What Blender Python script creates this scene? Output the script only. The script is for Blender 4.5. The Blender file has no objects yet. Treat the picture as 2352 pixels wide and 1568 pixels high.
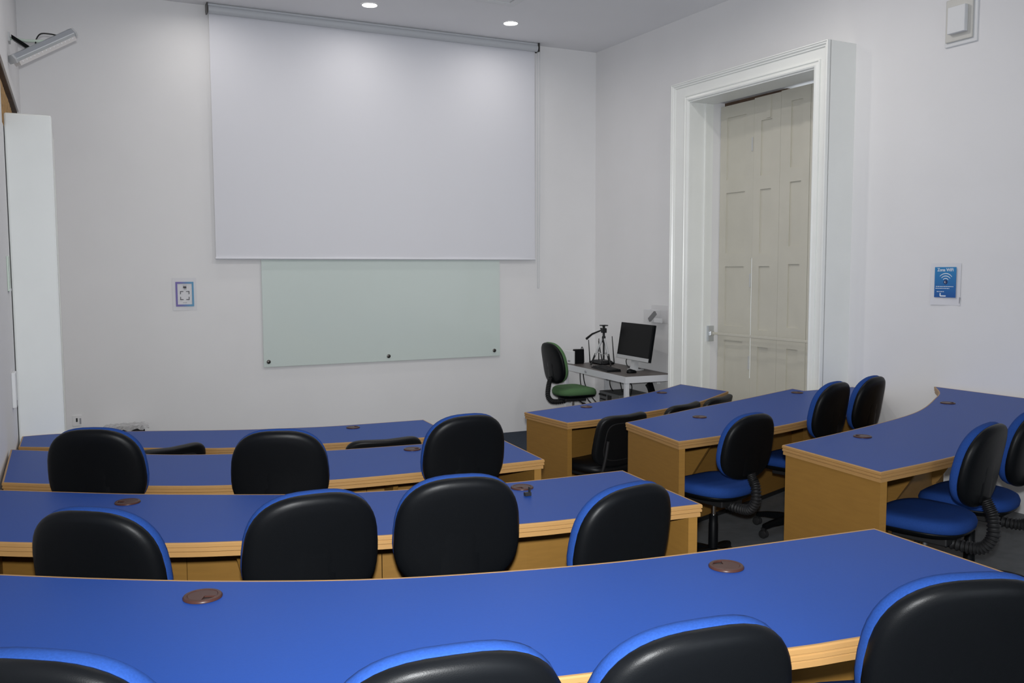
import bpy, bmesh, math, random
import numpy as np
from mathutils import Vector, Matrix
random.seed(7)
PI = math.pi
scene = bpy.context.scene
COL = scene.collection

# ------------------------------------------------------------------ camera
cam_d = bpy.data.cameras.new('camera'); cam = bpy.data.objects.new('camera', cam_d); COL.objects.link(cam)
cam_d.sensor_width = 36.0; cam_d.lens = 2022.85 / 2352 * 36.0
cam_d.clip_start = 0.05
yaw, pitch, roll = math.radians(26.547), math.radians(4.572), math.radians(-0.198)
F = Vector((math.sin(yaw)*math.cos(pitch), math.cos(yaw)*math.cos(pitch), -math.sin(pitch)))
Rt = Vector((math.cos(yaw), -math.sin(yaw), 0)); U = Rt.cross(F)
Rr = Rt*math.cos(roll) + U*math.sin(roll); Ur = -Rt*math.sin(roll) + U*math.cos(roll)
mw = Matrix((Rr, Ur, -F)).transposed().to_4x4(); mw.translation = (0, 0, 1.75)
cam.matrix_world = mw
scene.camera = cam

# ------------------------------------------------------------------ world, exposure
w = bpy.data.worlds.new('daylight'); scene.world = w; w.use_nodes = True
w.node_tree.nodes['Background'].inputs[0].default_value = (0.86, 0.93, 1.0, 1)
w.node_tree.nodes['Background'].inputs[1].default_value = 1.1
scene.view_settings.view_transform = 'Standard'
scene.view_settings.look = 'None'
scene.view_settings.exposure = 0.0
scene.view_settings.gamma = 1.0
scene.view_settings.use_curve_mapping = False

ROOM_TOP = 4.15
DOWNLIGHTS = [  # x, y, watts, spread
    (1.10, 7.90, 3.4, 165), (2.511, 7.879, 3.4, 165), (3.92, 7.851, 3.4, 165),
    (1.20, 5.90, 8.6, 175), (2.90, 5.90, 15.0, 175), (4.05, 4.80, 11.0, 175),
    (1.30, 3.60, 7.0, 175), (3.60, 3.60, 3.5, 175),
    (1.20, 0.90, 5.0, 175), (3.7, 0.9, 0.8, 175), (1.3, -1.2, 4.0, 175), (3.7, -1.2, 1.2, 175)]
def area_light(name, loc, size, energy, color, rot=(0, 0, 0), size_y=None, spread=PI):
    d = bpy.data.lights.new(name, 'AREA'); d.energy = energy; d.color = color
    if size_y: d.shape = 'RECTANGLE'; d.size = size; d.size_y = size_y
    else: d.shape = 'DISK'; d.size = size
    d.spread = spread
    o = bpy.data.objects.new(name, d); COL.objects.link(o); o.location = loc; o.rotation_euler = rot
    return o
for (x, y, e, sp) in DOWNLIGHTS:
    area_light('downlight_lamp', (x, y, ROOM_TOP-0.012), 0.13, e, (1.0, 0.955, 0.91), spread=math.radians(sp))
# added cool fill lamp, just inside the unseen window behind the camera
area_light('added_window_fill', (2.0, -2.55, 1.9), 2.2, 30, (0.84, 0.92, 1.0), (PI/2, 0, 0), 2.0)
# the camera's own small flash, just above the lens
area_light('camera_flash', (0.0, 0.0, 1.86), 0.06, 60, (0.97, 0.99, 1.0), cam.matrix_world.to_euler(), spread=math.radians(104))
# ------------------------------------------------------------------ materials
MATS = {}
def mat(name, color, rough=0.5, metal=0.0, spec=0.5, var=0.0, vscale=8.0, bump=0.0, bscale=60.0, coat=0.0, emit=0.0, alpha=1.0,
        trans=0.0, sheen=0.0, stretch=None):
    if name in MATS: return MATS[name]
    m = bpy.data.materials.new(name); m.use_nodes = True
    nt = m.node_tree; b = nt.nodes['Principled BSDF']
    b.inputs['Base Color'].default_value = (*color, 1); b.inputs['Roughness'].default_value = rough
    b.inputs['Metallic'].default_value = metal; b.inputs['Specular IOR Level'].default_value = spec
    b.inputs['Coat Weight'].default_value = coat
    b.inputs['Transmission Weight'].default_value = trans; b.inputs['Alpha'].default_value = alpha
    b.inputs['Sheen Weight'].default_value = sheen
    if emit:
        b.inputs['Emission Color'].default_value = (*color, 1); b.inputs['Emission Strength'].default_value = emit
    if var or bump:
        tc = nt.nodes.new('ShaderNodeTexCoord'); mp = nt.nodes.new('ShaderNodeMapping')
        nt.links.new(tc.outputs['Object'], mp.inputs['Vector'])
        if stretch: mp.inputs['Scale'].default_value = stretch
    if var:
        n = nt.nodes.new('ShaderNodeTexNoise'); n.inputs['Scale'].default_value = vscale; n.inputs['Detail'].default_value = 5
        nt.links.new(mp.outputs[0], n.inputs['Vector'])
        r = nt.nodes.new('ShaderNodeValToRGB')
        r.color_ramp.elements[0].position = 0.3; r.color_ramp.elements[1].position = 0.7
        r.color_ramp.elements[0].color = (*[c*(1-var) for c in color], 1)
        r.color_ramp.elements[1].color = (*[min(1, c*(1+var)) for c in color], 1)
        nt.links.new(n.outputs['Fac'], r.inputs['Fac']); nt.links.new(r.outputs['Color'], b.inputs['Base Color'])
    if bump:
        n2 = nt.nodes.new('ShaderNodeTexNoise'); n2.inputs['Scale'].default_value = bscale; n2.inputs['Detail'].default_value = 3
        nt.links.new(mp.outputs[0], n2.inputs['Vector'])
        bp = nt.nodes.new('ShaderNodeBump'); bp.inputs['Strength'].default_value = bump; bp.inputs['Distance'].default_value = 0.01
        nt.links.new(n2.outputs['Fac'], bp.inputs['Height']); nt.links.new(bp.outputs['Normal'], b.inputs['Normal'])
    MATS[name] = m
    return m
M_wall = mat('white_plaster', (0.80, 0.795, 0.80), 0.6, var=0.015, vscale=2.0, bump=0.12, bscale=5.0)
M_ceil = mat('ceiling_paint', (0.84, 0.84, 0.86), 0.8, var=0.01, vscale=2.0)
M_gloss = mat('glossy_cream_paint', (0.85, 0.865, 0.835), 0.28, var=0.02, vscale=3.0, bump=0.03, bscale=20)
M_surr = mat('satin_white_board', (0.80, 0.82, 0.80), 0.5, spec=0.25, var=0.02, vscale=3.0)
M_shut = mat('shutter_paint', (0.585, 0.565, 0.485), 0.4, var=0.03, vscale=4.0, bump=0.03, bscale=30)
M_floor = mat('grey_vinyl', (0.155, 0.165, 0.175), 0.55, var=0.12, vscale=14)
M_navy = mat('navy_carpet', (0.012, 0.022, 0.042), 0.95, var=0.25, vscale=60, bump=0.3, bscale=300)
M_blue = mat('blue_laminate', (0.008, 0.052, 0.265), 0.45, spec=0.2, var=0.03, vscale=120, bump=0.02, bscale=400)
M_wood = mat('beech_wood', (0.25, 0.130, 0.029), 0.5, spec=0.25, var=0.05, vscale=10, stretch=(1, 1, 8))
M_edge = mat('beech_moulding', (0.36, 0.203, 0.074), 0.4, spec=0.3, var=0.02, vscale=16)
M_grom = mat('brown_plastic', (0.050, 0.020, 0.016), 0.35, spec=0.2)
M_gromd = mat('brown_plastic_dark', (0.012, 0.006, 0.006), 0.5)
M_black = mat('black_plastic', (0.0034, 0.0040, 0.0050), 0.40, spec=0.14, bump=0.05, bscale=500)
M_blackm = mat('black_matt', (0.008, 0.008, 0.009), 0.6)
M_fab = mat('blue_fabric', (0.014, 0.050, 0.215), 0.85, spec=0.12, var=0.10, vscale=250, bump=0.15, bscale=900)
M_green = mat('green_fabric', (0.085, 0.17, 0.075), 0.9, spec=0.2, var=0.12, vscale=250, bump=0.15, bscale=900)
M_blkfab = mat('black_vinyl', (0.005, 0.0055, 0.0065), 0.45, spec=0.25)
M_chrome = mat('chrome', (0.7, 0.7, 0.7), 0.2, metal=1.0)
M_alu = mat('aluminium', (0.62, 0.65, 0.68), 0.35, metal=0.9)
M_white = mat('white_plastic', (0.72, 0.73, 0.74), 0.4)
M_wmetal = mat('white_painted_steel', (0.66, 0.67, 0.70), 0.4)
M_screen = mat('matt_white_screen', (0.76, 0.765, 0.81), 0.85, spec=0.2)
M_rail = mat('grey_white_rail', (0.55, 0.57, 0.60), 0.45)
M_glassb = mat('frosted_green_glass', (0.66, 0.74, 0.71), 0.10, spec=0.5, var=0.01, vscale=1.5)
M_clear = mat('clear_acrylic', (0.95, 0.96, 0.97), 0.05, trans=1.0)
M_paper = mat('white_paper', (0.74, 0.74, 0.77), 0.6)
M_plastic_sheet = mat('clear_plastic_film', (0.75, 0.75, 0.76), 0.25, alpha=0.45)
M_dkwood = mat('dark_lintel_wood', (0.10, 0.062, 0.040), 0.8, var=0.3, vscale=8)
M_gold = mat('ochre_lintel_wood', (0.36, 0.20, 0.055), 0.7, var=0.35, vscale=9, stretch=(1, 4, 4))
M_tabtop = mat('grey_brown_laminate', (0.10, 0.085, 0.078), 0.45, var=0.1, vscale=20)
M_mon = mat('black_display', (0.004, 0.004, 0.0045), 0.3, spec=0.12)
M_silver = mat('silver_plastic', (0.50, 0.51, 0.52), 0.4)
M_grey = mat('grey_plastic', (0.14, 0.145, 0.15), 0.5)
M_lens = mat('lamp_lens', (1.0, 0.97, 0.93), 0.5, emit=9.0)
M_txt = mat('white_print', (0.80, 0.84, 0.90), 0.6)
M_navyprint = mat('navy_print', (0.012, 0.025, 0.11), 0.6)
M_dkprint = mat('dark_print', (0.06, 0.06, 0.07), 0.6)
M_greyprint = mat('grey_print', (0.33, 0.33, 0.36), 0.6)
M_pale = mat('pale_green_plastic', (0.55, 0.64, 0.56), 0.35)
M_red = mat('red_plastic', (0.4, 0.02, 0.015), 0.4)
M_steel = mat('dark_steel', (0.10, 0.095, 0.09), 0.35, metal=0.8)

def gradient_mat(name, c0, c1, axis, lo, hi):
    m = bpy.data.materials.new(name); m.use_nodes = True; nt = m.node_tree; b = nt.nodes['Principled BSDF']
    tc = nt.nodes.new('ShaderNodeTexCoord'); sp = nt.nodes.new('ShaderNodeSeparateXYZ'); mr = nt.nodes.new('ShaderNodeMapRange')
    r = nt.nodes.new('ShaderNodeValToRGB')
    nt.links.new(tc.outputs['Object'], sp.inputs[0]); nt.links.new(sp.outputs[axis], mr.inputs['Value'])
    mr.inputs['From Min'].default_value = lo; mr.inputs['From Max'].default_value = hi
    r.color_ramp.elements[0].color = (*c0, 1); r.color_ramp.elements[1].color = (*c1, 1)
    nt.links.new(mr.outputs[0], r.inputs['Fac']); nt.links.new(r.outputs['Color'], b.inputs['Base Color'])
    b.inputs['Roughness'].default_value = 0.5
    return m

# ------------------------------------------------------------------ mesh builder
class MB:
    def __init__(s): s.v = []; s.f = []
    def add(s, vs, fs):
        k = len(s.v); s.v += [tuple(v) for v in vs]; s.f += [tuple(i+k for i in f) for f in fs]; return s
    def box(s, x0, x1, y0, y1, z0, z1):
        vs = [(x, y, z) for z in (z0, z1) for y in (y0, y1) for x in (x0, x1)]
        return s.add(vs, [(0, 2, 3, 1), (4, 5, 7, 6), (0, 1, 5, 4), (2, 6, 7, 3), (0, 4, 6, 2), (1, 3, 7, 5)])
    def prism(s, poly, z0, z1, fn=None):
        """poly: list of 2d points (ccw); fn maps (a,b,h)->xyz"""
        fn = fn or (lambda a, b, h: (a, b, h))
        n = len(poly)
        vs = [fn(a, b, z0) for a, b in poly] + [fn(a, b, z1) for a, b in poly]
        fs = [tuple(range(n-1, -1, -1)), tuple(range(n, 2*n))] + [(i, (i+1) % n, n+(i+1) % n, n+i) for i in range(n)]
        return s.add(vs, fs)
    def loft(s, rings, cap0=True, cap1=True, closed=True):
        n = len(rings[0]); vs = [p for r in rings for p in r]; fs = []
        for k in range(len(rings)-1):
            for i in range(n if closed else n-1):
                j = (i+1) % n
                fs.append((k*n+i, k*n+j, (k+1)*n+j, (k+1)*n+i))
        if cap0: fs.append(tuple(range(n-1, -1, -1)))
        if cap1: fs.append(tuple((len(rings)-1)*n+i for i in range(n)))
        return s.add(vs, fs)
    def lathe(s, prof, n=24, c=(0, 0, 0), axis='z', cap0=True, cap1=True):
        rings = []
        for r, h in prof:
            ring = []
            for i in range(n):
                a = 2*PI*i/n; p = (r*math.cos(a), r*math.sin(a), h)
                if axis == 'x': p = (p[2], p[0], p[1])
                elif axis == 'y': p = (p[1], p[2], p[0])
                ring.append((p[0]+c[0], p[1]+c[1], p[2]+c[2]))
            rings.append(ring)
        return s.loft(rings, cap0, cap1)
    def tube(s, pts, r, n=8):
        pts = [Vector(p) for p in pts]; rr = r if isinstance(r, (list, tuple)) else [r]*len(pts)
        rings = []; up = None
        for i, p in enumerate(pts):
            t = (pts[min(i+1, len(pts)-1)] - pts[max(i-1, 0)]).normalized()
            if up is None:
                up = Vector((0, 0, 1)) if abs(t.z) < 0.9 else Vector((1, 0, 0))
            a = t.cross(up).normalized(); up = a.cross(t).normalized()
            rings.append([p + a*math.cos(2*PI*k/n)*rr[i] + up*math.sin(2*PI*k/n)*rr[i] for k in range(n)])
        return s.loft(rings)
    def obj(s, name, m, parent=None, smooth=False, bevel=0.0, loc=None, rot=None):
        me = bpy.data.meshes.new(name); me.from_pydata(s.v, [], s.f); me.update()
        bm = bmesh.new(); bm.from_mesh(me); bmesh.ops.recalc_face_normals(bm, faces=bm.faces); bm.to_mesh(me); bm.free()
        me.materials.append(m)
        if smooth:
            me.polygons.foreach_set('use_smooth', [True]*len(me.polygons))
            if smooth != 'all' and hasattr(me, 'set_sharp_from_angle'): me.set_sharp_from_angle(angle=math.radians(40))
        o = bpy.data.objects.new(name, me); COL.objects.link(o)
        if parent is not None: o.parent = parent
        if loc: o.location = loc
        if rot: o.rotation_euler = rot
        if bevel:
            b = o.modifiers.new('edge', 'BEVEL'); b.width = bevel; b.segments = 2; b.limit_method = 'ANGLE'
        return o
def tag(o, label, cat, group=None):
    o['label'] = label; o['category'] = cat
    if group: o['group'] = group
    return o
def thing(name, label, cat, loc=(0, 0, 0), rz=0.0, group=None):
    o = bpy.data.objects.new(name, None); COL.objects.link(o); o.location = loc; o.rotation_euler = (0, 0, rz)
    o.empty_display_size = 0.1
    return tag(o, label, cat, group)
def struct(o):
    o['kind'] = 'structure'; return o
def sempty(name, loc, rz=0.0):
    o = bpy.data.objects.new(name, None); COL.objects.link(o); o.location = loc; o.rotation_euler = (0, 0, rz); o.empty_display_size = 0.1
    return struct(o)
def copy_tree(o, parent=None):
    c = o.copy(); COL.objects.link(c)
    if parent is not None: c.parent = parent
    for ch in list(o.children): copy_tree(ch, c)
    return c
def catmull(pts, k=6):
    P = [np.array(p, float) for p in pts]; P = [2*P[0]-P[1]] + P + [2*P[-1]-P[-2]]; out = []
    for i in range(1, len(P)-2):
        a, b, c, d = P[i-1:i+3]
        for j in range(k):
            t = j/k
            out.append(0.5*((2*b)+(-a+c)*t+(2*a-5*b+4*c-d)*t*t+(-a+3*b-3*c+d)*t**3))
    out.append(P[-2]); return [tuple(p) for p in out]

# ------------------------------------------------------------------ room frame
C0 = Vector((5.29, 8.4865, 0))                 # front right corner of the room
AF = math.radians(-0.77)                       # the front wall is a little out of square
AR = math.atan2(-1.0, 0.0257)                  # the right wall, running towards the camera
def FWp(u, dep, z): return C0 + Vector((math.cos(AF), math.sin(AF), 0))*u + Vector((math.sin(AF), -math.cos(AF), 0))*dep + Vector((0, 0, z))
def RWp(v, dep, z):
    g = Vector((math.cos(AR), math.sin(AR), 0)); return C0 + g*v + Vector((g.y, -g.x, 0))*dep + Vector((0, 0, z))
XL = -0.32
YB = -2.6
# wall-local frames: x right along the wall as one faces it, y into the wall, z up
def wall_thing(name, label, cat, wall, a, z, group=None, make=thing):
    if wall == 'front': loc, rz = FWp(a, 0, z), AF
    elif wall == 'right': loc, rz = RWp(a, 0, z), AR
    else: loc, rz = Vector((XL, a, z)), PI/2
    return thing(name, label, cat, loc, rz, group)

# front wall
o = struct(MB().box(-6.2, 0.5, 0, 0.25, -0.1, ROOM_TOP+0.1).obj('wall_front', M_wall)); o.location = C0; o.rotation_euler = (0, 0, AF)
# right wall with the shuttered opening
DV0, DV1, DZT = 1.955, 3.412, 3.285
b = MB()
b.box(-0.3, DV0, 0, 0.5, -0.1, ROOM_TOP+0.1); b.box(DV1, 11.6, 0, 0.5, -0.1, ROOM_TOP+0.1); b.box(DV0, DV1, 0, 0.5, DZT, ROOM_TOP+0.1)
o = struct(b.obj('wall_right', M_wall)); o.location = C0; o.rotation_euler = (0, 0, AR)
# left wall with the recess above the door surround
b = MB()
b.box(XL-0.5, XL, YB-0.3, 5.95, -0.1, ROOM_TOP+0.1); b.box(XL-0.5, XL, 8.2, 8.9, -0.1, ROOM_TOP+0.1); b.box(XL-0.5, XL, 5.95, 8.2, 3.035, ROOM_TOP+0.1)
b.box(XL-0.6, XL-0.45, 5.9, 8.25, -0.1, 3.1)
struct(b.obj('wall_left', M_wall))
# back wall, with an unseen window added to go with the fill lamp
b = MB()
b.box(XL-0.5, 0.8, YB-0.25, YB, -0.1, ROOM_TOP+0.1); b.box(3.2, 6.4, YB-0.25, YB, -0.1, ROOM_TOP+0.1)
b.box(0.8, 3.2, YB-0.25, YB, -0.1, 0.8); b.box(0.8, 3.2, YB-0.25, YB, 3.0, ROOM_TOP+0.1)
struct(b.obj('wall_back', M_wall))
wn = sempty('added_window_1', (2.0, YB-0.12, 0.8))
b = MB(); b.box(-1.2, -1.13, -0.03, 0.03, 0, 2.2); b.box(1.13, 1.2, -0.03, 0.03, 0, 2.2); b.box(-1.13, 1.13, -0.03, 0.03, 0, 0.07); b.box(-1.13, 1.13, -0.03, 0.03, 2.13, 2.2); b.box(-0.03, 0.03, -0.03, 0.03, 0.07, 2.13)
b.obj('window_frame', M_gloss, wn)
for x0, x1 in ((-1.13, -0.03), (0.03, 1.13)): MB().box(x0, x1, -0.004, 0.004, 0.07, 2.13).obj('pane', M_clear, wn)
# ceiling
struct(MB().box(XL-0.6, 6.6, YB-0.3, 9.2, ROOM_TOP, ROOM_TOP+0.15).obj('ceiling', M_ceil))

# ------------------------------------------------------------------ desks: outlines (metres)
def sc(k, pts): return [(x*k, y*k) for x, y in pts]
S4, S3, S2, S1 = 0.8167, 0.9078, 1.0033, 1.111
Z1, Z2, Z3, Z4 = 0.0, 0.097, 0.183, 0.265
L4 = (sc(S4, [(-.385, 3.10), (-.224, 2.992), (.067, 2.802), (.396, 2.612), (.812, 2.424), (1.321, 2.28), (1.76, 2.205), (2.477, 2.132)]),
      sc(S4, [(-.385, 2.22), (.05, 1.95), (.50, 1.755), (.941, 1.642), (1.503, 1.523), (1.716, 1.49), (2.45, 1.379)]))
L3 = (sc(S3, [(-.347, 4.21), (-.021, 3.992), (.232, 3.829), (.658, 3.601), (.906, 3.488), (1.257, 3.396), (1.702, 3.311), (2.199, 3.287)]),
      sc(S3, [(-.347, 3.42), (-.144, 3.29), (.255, 3.08), (.492, 2.985), (.924, 2.834), (1.407, 2.737), (1.606, 2.709), (2.023, 2.673), (2.146, 2.66)]))
L2 = (sc(S2, [(-.307, 5.12), (.32, 4.661), (.678, 4.486), (1.116, 4.348), (1.606, 4.283), (2.04, 4.225)]),
      sc(S2, [(-.298, 4.32), (-.104, 4.185), (.267, 3.959), (.572, 3.815), (.965, 3.711), (1.366, 3.67), (1.79, 3.652), (1.995, 3.653)]))
L1 = (sc(S1, [(-.272, 5.504), (-.104, 5.504), (.222, 5.42), (.793, 5.173), (1.143, 5.069), (1.388, 5.022), (1.888, 4.989)]),
      sc(S1, [(-.275, 5.179), (-.133, 5.092), (.521, 4.726), (.707, 4.64), (1.162, 4.526), (1.684, 4.443), (1.854, 4.415)]))
R1 = (sc(S1, [(2.562, 4.952), (3.05, 5.07), (3.512, 5.212), (3.95, 5.41), (4.3, 5.616)]),
      sc(S1, [(2.605, 4.483), (2.94, 4.518), (3.464, 4.658), (3.812, 4.778), (4.355, 5.11)]))
R2f = sc(S2, [(2.92, 4.335), (3.3, 4.46), (3.662, 4.59), (4.141, 4.738), (4.883, 5.0)])
R2 = (R2f, sc(S2, [(2.836, 3.713), (3.134, 3.738), (3.521, 3.798), (3.903, 3.888), (4.5, 4.085), (5.0, 4.33), (5.355, 4.62)]))
R2x = sc(S2, [(4.87, 4.868), (5.041, 4.862), (5.358, 4.858)])
R3 = (sc(S3, [(3.252, 3.391), (3.696, 3.487), (4.217, 3.621), (4.639, 3.754), (4.967, 3.905), (5.348, 4.13), (5.656, 4.327), (5.93, 4.579)]),
      sc(S3, [(3.195, 2.722), (3.773, 2.795), (4.4, 2.93), (5.0, 3.13), (5.5, 3.35), (5.945, 3.6)]))
# floors: front floor and the three low tiers that follow the desks
def tier(z0, z1, left, right, m, nose):
    lf = catmull(left, 3); rf = catmull(right, 3)
    front = [(XL-0.02, lf[0][1]+0.05)] + [(x, y+0.05) for x, y in lf if x > XL] + [(x, y+0.05) for x, y in rf] + [(6.2, rf[-1][1]+0.1)]
    poly = [(XL-0.02, YB-0.1), (6.2, YB-0.1)] + front[::-1]
    struct(MB().prism(poly, z0, z1).obj('floor', m))
    b = MB()
    for (a, c) in zip(front[:-1], front[1:]):
        d = Vector((c[0]-a[0], c[1]-a[1], 0)).normalized(); n = Vector((-d.y, d.x, 0))*0.012
        b.add([(a[0], a[1], z1-0.03), (c[0], c[1], z1-0.03), (c[0]+n.x, c[1]+n.y, z1-0.03), (a[0]+n.x, a[1]+n.y, z1-0.03),
               (a[0], a[1], z1+0.003), (c[0], c[1], z1+0.003), (c[0]+n.x, c[1]+n.y, z1+0.003), (a[0]+n.x, a[1]+n.y, z1+0.003)],
              [(0, 1, 2, 3), (4, 5, 6, 7), (0, 1, 5, 4), (2, 3, 7, 6), (0, 3, 7, 4), (1, 2, 6, 5)])
    struct(b.obj('trim_%d' % nose, M_blackm))
struct(MB().box(XL-0.5, 6.2, YB-0.2, 9.0, -0.12, 0.0).obj('floor', M_navy))
tier(-0.05, Z2, L2[0], R2f, M_floor, 1)
tier(Z2-0.05, Z3, L3[0], R3[0][:6], M_floor, 2)
tier(Z3-0.05, Z4, L4[0], [(2.6, 1.75), (3.4, 1.85), (4.4, 2.1), (5.3, 2.6)], M_floor, 3)

def offset(poly, d):
    """offset a ccw polygon outward by d with mitred corners"""
    n = len(poly); out = []
    for i in range(n):
        p0, p1, p2 = Vector(poly[i-1]), Vector(poly[i]), Vector(poly[(i+1) % n])
        d1 = (p1-p0).normalized(); d2 = (p2-p1).normalized()
        n1 = Vector((d1.y, -d1.x)); n2 = Vector((d2.y, -d2.x))
        m = n1+n2
        m = m/max(m.dot(n1), 0.35) if m.length > 1e-6 else n1
        out.append((p1.x+m.x*d, p1.y+m.y*d))
    return out
def grommet_parts(parent, x, y, z, rz):
    # dished rim, a cap, and a notch where the cables go through
    e = MB().lathe([(0.0435, 0.0), (0.0435, 0.0025), (0.041, 0.0055), (0.034, 0.0062), (0.0325, 0.0045), (0.0325, 0.001)], 32, cap0=True, cap1=False)
    rim = e.obj('cable_grommet', M_grom, parent, smooth=True, loc=(x, y, z), rot=(0, 0, rz))
    pts = [(0.0325*math.cos(a), 0.0325*math.sin(a)) for a in np.linspace(math.radians(35), math.radians(325), 26)] + [(0.008, 0.0)]
    MB().prism(pts, 0.0012, 0.0052).obj('cap', M_grom, rim)
    MB().prism([(0.008, 0)] + [(0.0322*math.cos(a), 0.0322*math.sin(a)) for a in np.linspace(math.radians(-35), math.radians(35), 9)], 0.0005, 0.0016).obj('slot', M_gromd, rim)
def build_desk(outline, zf, label, group, groms=(), extra=None, ends=(True, True), brackets=(), modesty_n=3):
    far, near = outline
    farc = catmull(far, 5); nearc = catmull(near, 5)
    poly = nearc + ([] if extra is None else list(reversed(extra))) + list(reversed(farc))      # ccw: near left->right, far right->left
    t = thing('curved_desk', label, 'desk', (0, 0, zf), 0, group)
    T = 0.75
    MB().prism(offset(poly, -0.007), T-0.014, T).obj('tabletop', M_blue, t)
    prof = [(-0.0075, T-0.016), (-0.0068, T+0.0004), (-0.001, T+0.0004), (0.0015, T-0.003), (0.0015, T-0.0125), (-0.0015, T-0.0145), (-0.0015, T-0.0165), (0.0005, T-0.0185), (0.0005, T-0.026),
            (-0.004, T-0.029), (-0.004, T-0.031), (-0.003, T-0.032), (-0.003, T-0.044), (-0.03, T-0.044)]
    rings = [[(x, y, z) for x, y in offset(poly, d)] for d, z in prof]
    MB().loft(rings, cap0=False, cap1=True).obj('edge_moulding', M_edge, t)
    # modesty panel under the far edge, in boards
    inner = [Vector(p) for p in farc]; k = len(inner)
    cuts = [round(i*(k-1)/modesty_n) for i in range(modesty_n+1)]
    def nrm(i):
        d = (inner[min(i+1, k-1)] - inner[max(i-1, 0)]).normalized(); return Vector((d.y, -d.x))      # towards the sitter
    for a, c in zip(cuts[:-1], cuts[1:]):
        pts_o = []; pts_i = []
        for i in range(a, c+1):
            q = inner[i]; s = 0.0
            dd = (inner[min(i+1, k-1)] - inner[max(i-1, 0)]).normalized()
            if i == a: q = q + dd*(0.06 if a == 0 else 0.0015)
            if i == c: q = q - dd*(0.06 if c == k-1 and extra is None else 0.0015)
            n = nrm(i); pts_o.append(q+n*0.025); pts_i.append(q+n*0.045)
        pp = [(p.x, p.y) for p in pts_i] + [(p.x, p.y) for p in reversed(pts_o)]
        MB().prism(pp, 0.0, T-0.044).obj('modesty_panel', M_wood, t)
        pk = [(p.x, p.y) for p in [q + nrm(i)*0.008 for q, i in zip(pts_i, range(a, c+1))]] + [(p.x, p.y) for p in reversed(pts_i)]
        MB().prism(pk, 0.0, 0.028).obj('skirting', M_blackm, t)
    if extra is not None:      # short panel closing the notch along the casing
        (xa, ya), (xb, yb_) = extra[0], extra[-1]
        MB().box(xa-0.05, xb-0.02, ya-0.05, ya-0.03, 0.0, T-0.044).obj('modesty_panel', M_wood, t)
        MB().box(xa-0.05, xa-0.03, ya-0.03, ya+0.09, 0.0, T-0.044).obj('modesty_panel', M_wood, t)
    # end panels
    for which, (pn, pf, on) in enumerate(((Vector(nearc[0]), Vector(farc[0]), ends[0]), (Vector(nearc[-1]), Vector(farc[-1]), ends[1]))):
        if not on: continue
        d = (pf-pn).normalized(); side = Vector((d.y, -d.x)) * (1 if which == 0 else -1)
        a0 = pn + d*0.012 + side*0.010; a1 = pf - d*0.012 + side*0.010
        pp = [a0, a1, a1+side*0.036, a0+side*0.036]
        MB().prism([(p.x, p.y) for p in pp], 0.0, T-0.044).obj('end_panel', M_wood, t)
    for fr in brackets:
        i = int(fr*(k-1)); n = nrm(i); q = inner[i] + n*0.045; s = Vector((n.y, -n.x))
        b = MB(); tri = [(0, 0.705), (0.30, 0.705), (0.26, 0.67), (0.03, 0.30), (0, 0.28)]
        b.prism(tri, -0.012, 0.012, lambda a_, z_, h: (q.x+n.x*a_+s.x*h, q.y+n.y*a_+s.y*h, z_)); b.obj('bracket', M_wood, t)
        b = MB(); b.prism([(0, 0.0), (0.02, 0.0), (0.02, 0.7), (0, 0.7)], -0.045, -0.012, lambda a_, z_, h: (q.x+n.x*a_+s.x*h, q.y+n.y*a_+s.y*h, z_)); b.obj('batten', M_wood, t)
    for gx, gy, gr in groms: grommet_parts(t, gx, gy, T+0.0003, gr)
    return t
GL, GR = 'curved desks on the left of the aisle', 'curved desks on the right of the aisle'
def g(k, x, y, r): return (x*k, y*k, r)
build_desk(L4, Z4, 'nearest curved blue-topped desk, largest in the photo, with two brown grommets', GL, [g(S4, .294, 2.517, -1.2), g(S4, 1.751, 2.051, 1.9)], brackets=(0.3, 0.7))
build_desk(L3, Z3, 'curved blue-topped desk directly beyond the nearest one, four blue-edged chairs at it', GL, [g(S3, .166, 3.711, 3.3), g(S3, 1.648, 3.21, 3.9)], brackets=(0.44, 0.26))
build_desk(L2, Z2, 'curved blue desk third from the camera, three raised chair backs before it', GL, [g(S2, 1.516, 4.17, -.6)], brackets=(0.35, 0.75))
build_desk(L1, Z1, 'farthest left curved blue desk, touching the white door surround', GL, [g(S1, 1.428, 4.919, 0.4), g(S1, .16, 5.40, 0.4)], brackets=(0.3, 0.7))
build_desk(R1, Z1, 'front right-hand curved blue desk before the small white computer table', GR, [g(S1, 3.024, 4.953, 0.3), g(S1, 3.87, 5.276, 2.3)], brackets=(0.4, 0.75))
build_desk(R2, Z2, 'middle right-hand curved blue desk notched around the door casing', GR, [g(S2, 3.427, 4.281, 3.5), g(S2, 4.746, 4.811, 0.3)], extra=R2x, ends=(True, False), brackets=(0.35, 0.7))
build_desk(R3, Z3, 'right-hand curved blue desk sweeping up to the wall under the wifi poster', GR, [g(S3, 3.797, 3.363, 2.5), g(S3, 5.264, 3.957, -.9)], ends=(True, False), brackets=(0.3, 0.6))

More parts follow.
